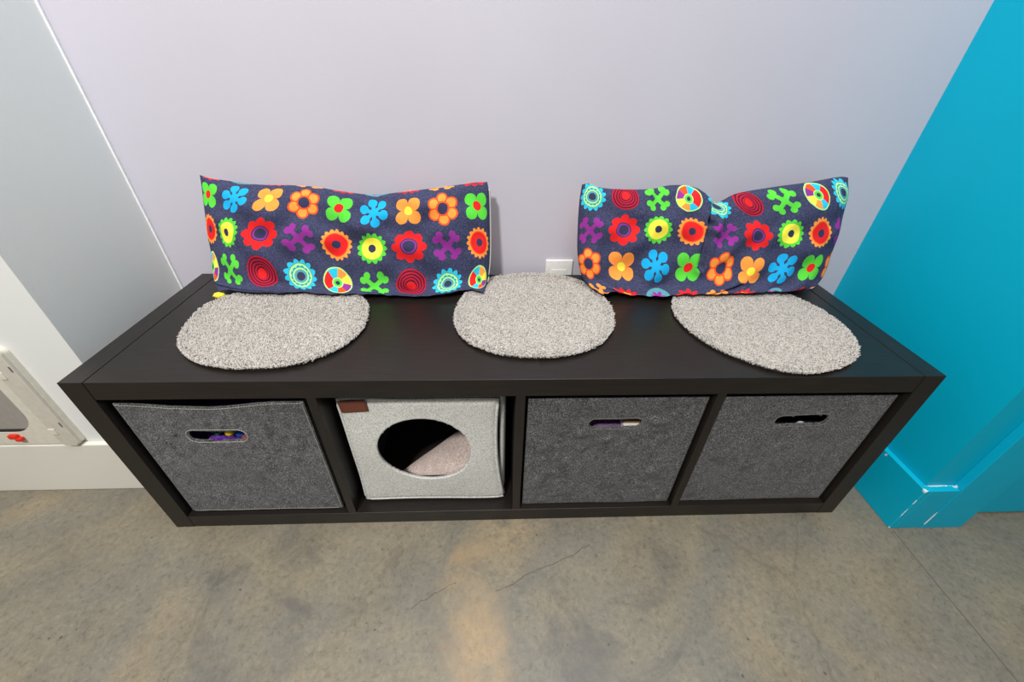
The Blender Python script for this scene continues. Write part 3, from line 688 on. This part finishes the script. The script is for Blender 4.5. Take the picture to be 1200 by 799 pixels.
def build_cushion(spec, label):
    ns, nt = 240, 140
    F, B, S_, T_ = cushion(spec, ns, nt)
    q = np.stack([S_.ravel(), T_.ravel()], 1)
    uv = tps(spec['ctrl'], spec['val'], q).reshape(nt, ns, 2)
    if spec['roll']:
        uv[..., 1] -= .42 * np.exp(-T_ / .020)
        uv[..., 1] = np.where(T_ > .6, np.minimum(uv[..., 1], 2.5), uv[..., 1])
    dirc = np.sign(uv[nt // 2, -1, 0] - uv[nt // 2, 0, 0])
    uv[..., 0] += dirc * (.15 * np.exp(-(1 - S_) / .012) - .15 * np.exp(-S_ / .012))
    uvb = uv.copy(); uvb[..., 1] = 2 * uv[:1, :, 1] - uv[..., 1]
    uvb[..., 1] = np.where(T_ > .6, np.floor(uvb[..., 1] + .5) + .5, uvb[..., 1])
    root = thing('throw_cushion', label, 'cushion', 'flowered cushions on the bench')
    verts = [tuple(map(float, p_)) for p_ in F.reshape(-1, 3)] + [tuple(map(float, p_)) for p_ in B.reshape(-1, 3)]
    faces, fuv = [], []
    off = ns * nt
    for j in range(nt - 1):
        for i in range(ns - 1):
            a, b_, c_, d_ = j * ns + i, j * ns + i + 1, (j + 1) * ns + i + 1, (j + 1) * ns + i
            faces.append((a, d_, c_, b_)); fuv.append([uv.reshape(-1, 2)[k] for k in (a, d_, c_, b_)])
            faces.append((off + a, off + b_, off + c_, off + d_)); fuv.append([uvb.reshape(-1, 2)[k] for k in (a, b_, c_, d_)])
    me = bpy.data.meshes.new('cover'); me.from_pydata(verts, [], faces); me.update()
    lay = me.uv_layers.new(name='print')
    lay.data.foreach_set('uv', np.array(fuv, dtype=np.float32).ravel())
    bm = bmesh.new(); bm.from_mesh(me)
    bmesh.ops.remove_doubles(bm, verts=bm.verts, dist=1e-6)
    bmesh.ops.recalc_face_normals(bm, faces=bm.faces); bm.to_mesh(me); bm.free()
    link('cover', me, M['cotton'], root, True)
    return root, F
r1, F1 = build_cushion(CUSHIONS['c1'], 'long navy flowered cushion leaning on the wall at the left end of the bench')
r2, F2 = build_cushion(CUSHIONS['c2'], 'creased navy flowered cushion leaning on the wall at the right end of the bench')
bm = bmesh.new(); tube(bm, [tuple(map(float, F1[k, -1] + np.array([.0012, -.001, 0]))) for k in range(14, 104, 3)], .0016, 6)
o = obj('zip_edge', bm, M['stitch'], r1, True); o['label'] = 'white edge strip'
bm = bmesh.new(); P0 = F1[-1, 0]; blob(bm, (float(P0[0]) - .002, float(P0[1]), H + .0065), (.012, .008, .006), .5, 90, 3, 5)
o = obj('corner_tab', bm, M['yellow'], r1, True); o['label'] = 'yellow corner'

# ------------------------------------------------------------------ outlet on the lavender wall
ol = thing('wall_outlet', 'white outlet plate low on the lavender wall behind the middle mat', 'outlet')
obj('cover_plate', bx(.815, .3985, .333, .8815, .4048, .4475, .0022), M['outlet'], ol)
for z in (.37, .41): obj('receptacle', bx(.830, .3975, z - .013, .866, .3986, z + .013, .0005), M['outlet'], ol)

# ------------------------------------------------------------------ cat flap in the white wall
flap = thing('cat_flap', 'white plastic cat flap with grey door set in the white wall', 'cat flap')
def rrect(x0, x1, z0, z1, r):
    cx, cz, hx, hz = (x0 + x1) / 2, (z0 + z1) / 2, (x1 - x0) / 2 - r, (z1 - z0) / 2 - r
    return lambda x, z: math.hypot(max(abs(x - cx) - hx, 0), max(abs(z - cz) - hz, 0)) + min(max(abs(x - cx) - hx, abs(z - cz) - hz), 0) - r
FX0, FX1, FZ0, FZ1 = -.449, -.183, .1575, .408
def loop2(x0, x1, z0, z1, r, n=8):
    out = []
    for (ax, az, a0) in ((x1 - r, z1 - r, 0), (x0 + r, z1 - r, PI / 2), (x0 + r, z0 + r, PI), (x1 - r, z0 + r, 1.5 * PI)):
        for k in range(n + 1): out.append((ax + r * math.cos(a0 + k * PI / 2 / n), az + r * math.sin(a0 + k * PI / 2 / n)))
    return out
def plate(outer, inner, y0, y1):
    """a plate facing -y between two outlines with equal point counts"""
    bm = bmesh.new(); R = []
    for (lp, y) in ((outer, y1), (outer, y0 + .002), ([(x + (-.002 if x > -.316 else .002), z + (-.002 if z > .28 else .002)) for x, z in outer], y0), (inner, y0), (inner, y1)):
        R.append([bm.verts.new((x, y, z)) for x, z in lp])
    N = len(outer)
    for A, B in zip(R, R[1:] + R[:1]):
        for k in range(N): bm.faces.new((A[k], A[(k + 1) % N], B[(k + 1) % N], B[k]))
    bmesh.ops.recalc_face_normals(bm, faces=bm.faces); return bm
OUT = loop2(FX0, FX1, FZ0, FZ1, .013); INN = loop2(-.386, -.246, .196, .385, .052)
obj('frame', plate(OUT, INN, .099, .1098), M['plastic'], flap)
for (a, b_) in ((-.2185, -.1835), (-.4485, -.4135)):
    bm = bmesh.new(); lp = [(x, z) for x, z in loop2(a, b_, FZ0 + .0005, FZ1 - .0005, .011)]
    A = [bm.verts.new((x, .1, z)) for x, z in lp]; B = [bm.verts.new((x, .0945, z)) for x, z in lp]
    cxm = (a + b_) / 2; Cc = [bm.verts.new((cxm + (x - cxm) * .92, .093, z + (-.0015 if z > .28 else .0015))) for x, z in lp]
    N = len(lp)
    for P_, Q_ in ((A, B), (B, Cc)):
        for k in range(N): bm.faces.new((P_[k], P_[(k + 1) % N], Q_[(k + 1) % N], Q_[k]))
    bm.faces.new(Cc); bm.faces.new(A[::-1]); bmesh.ops.recalc_face_normals(bm, faces=bm.faces)
    bar = obj('side_bar', bm, M['plastic_grey'], flap)
    for z in (.352, .203):
        xa = a if a > -.3 else b_ - .012
        obj('clip', bx(xa + .001, .0912, z - .008, xa + .013, .0932, z + .008, .0006), M['plastic'], bar)
    for z in (.367, .223):
        xa = b_ - .004 if a > -.3 else a
        obj('slot', bx(xa + .0005, .0921, z - .006, xa + .003, .0936, z + .006), M['clipshade'], bar)
fl = obj('flap_door', bx(-.386, .1015, .199, -.246, .1040, .385, .001), M['flap'], flap)
obj('flap_seal', bx(-.372, .0995, .1965, -.262, .1035, .2035, .0012), M['rubber'], fl)
obj('tunnel', bx(-.390, .1060, .192, -.242, .1092, .389), M['cavity'], flap)
bm = bmesh.new(); box(bm, -.311, .0915, .181, -.293, .0992, .192, .0025); box(bm, -.300, .0905, .175, -.287, .0985, .185, .0025)
o = obj('latch', bm, M['red'], flap); o['label'] = 'red latch'

# ------------------------------------------------------------------ light
def area(name, loc, target, size, power, col=(1, 1, 1), shape='DISK'):
    l = bpy.data.lights.new(name, 'AREA'); l.shape = shape; l.size = size; l.energy = power; l.color = col
    o = bpy.data.objects.new(name, l); C.objects.link(o); o.location = loc
    o.rotation_euler = (Vector(target) - Vector(loc)).to_track_quat('-Z', 'Y').to_euler(); return o
area('ceiling_lamp', (-.02, -1.35, 2.35), (.55, .2, .3), .26, 60, (1.0, .97, .93))
area('ceiling_lamp', (1.0, -.30, 2.68), (.7, -.1, .3), 1.2, 38, (1.0, .98, .97), 'SQUARE')
w = bpy.data.worlds.new('room_ambient'); scene.world = w; w.use_nodes = True
bg = w.node_tree.nodes['Background']; bg.inputs[0].default_value = (1.0, .99, .97, 1); bg.inputs[1].default_value = .22

# ------------------------------------------------------------------ camera
cam = bpy.data.cameras.new('camera'); co = bpy.data.objects.new('camera', cam); C.objects.link(co)
co.location = (.691498921, -.504849519, .851109414); co.rotation_euler = (.952858864, -.020761897, -.0361452974)
cam.sensor_fit = 'HORIZONTAL'; cam.sensor_width = 36; cam.lens = 472.80522 / 1200 * 36; cam.clip_start = .01
scene.camera = co
scene.view_settings.view_transform = 'Standard'; scene.view_settings.look = 'None'; scene.view_settings.gamma = 1
scene.view_settings.use_curve_mapping = False; scene.view_settings.exposure = 0.0
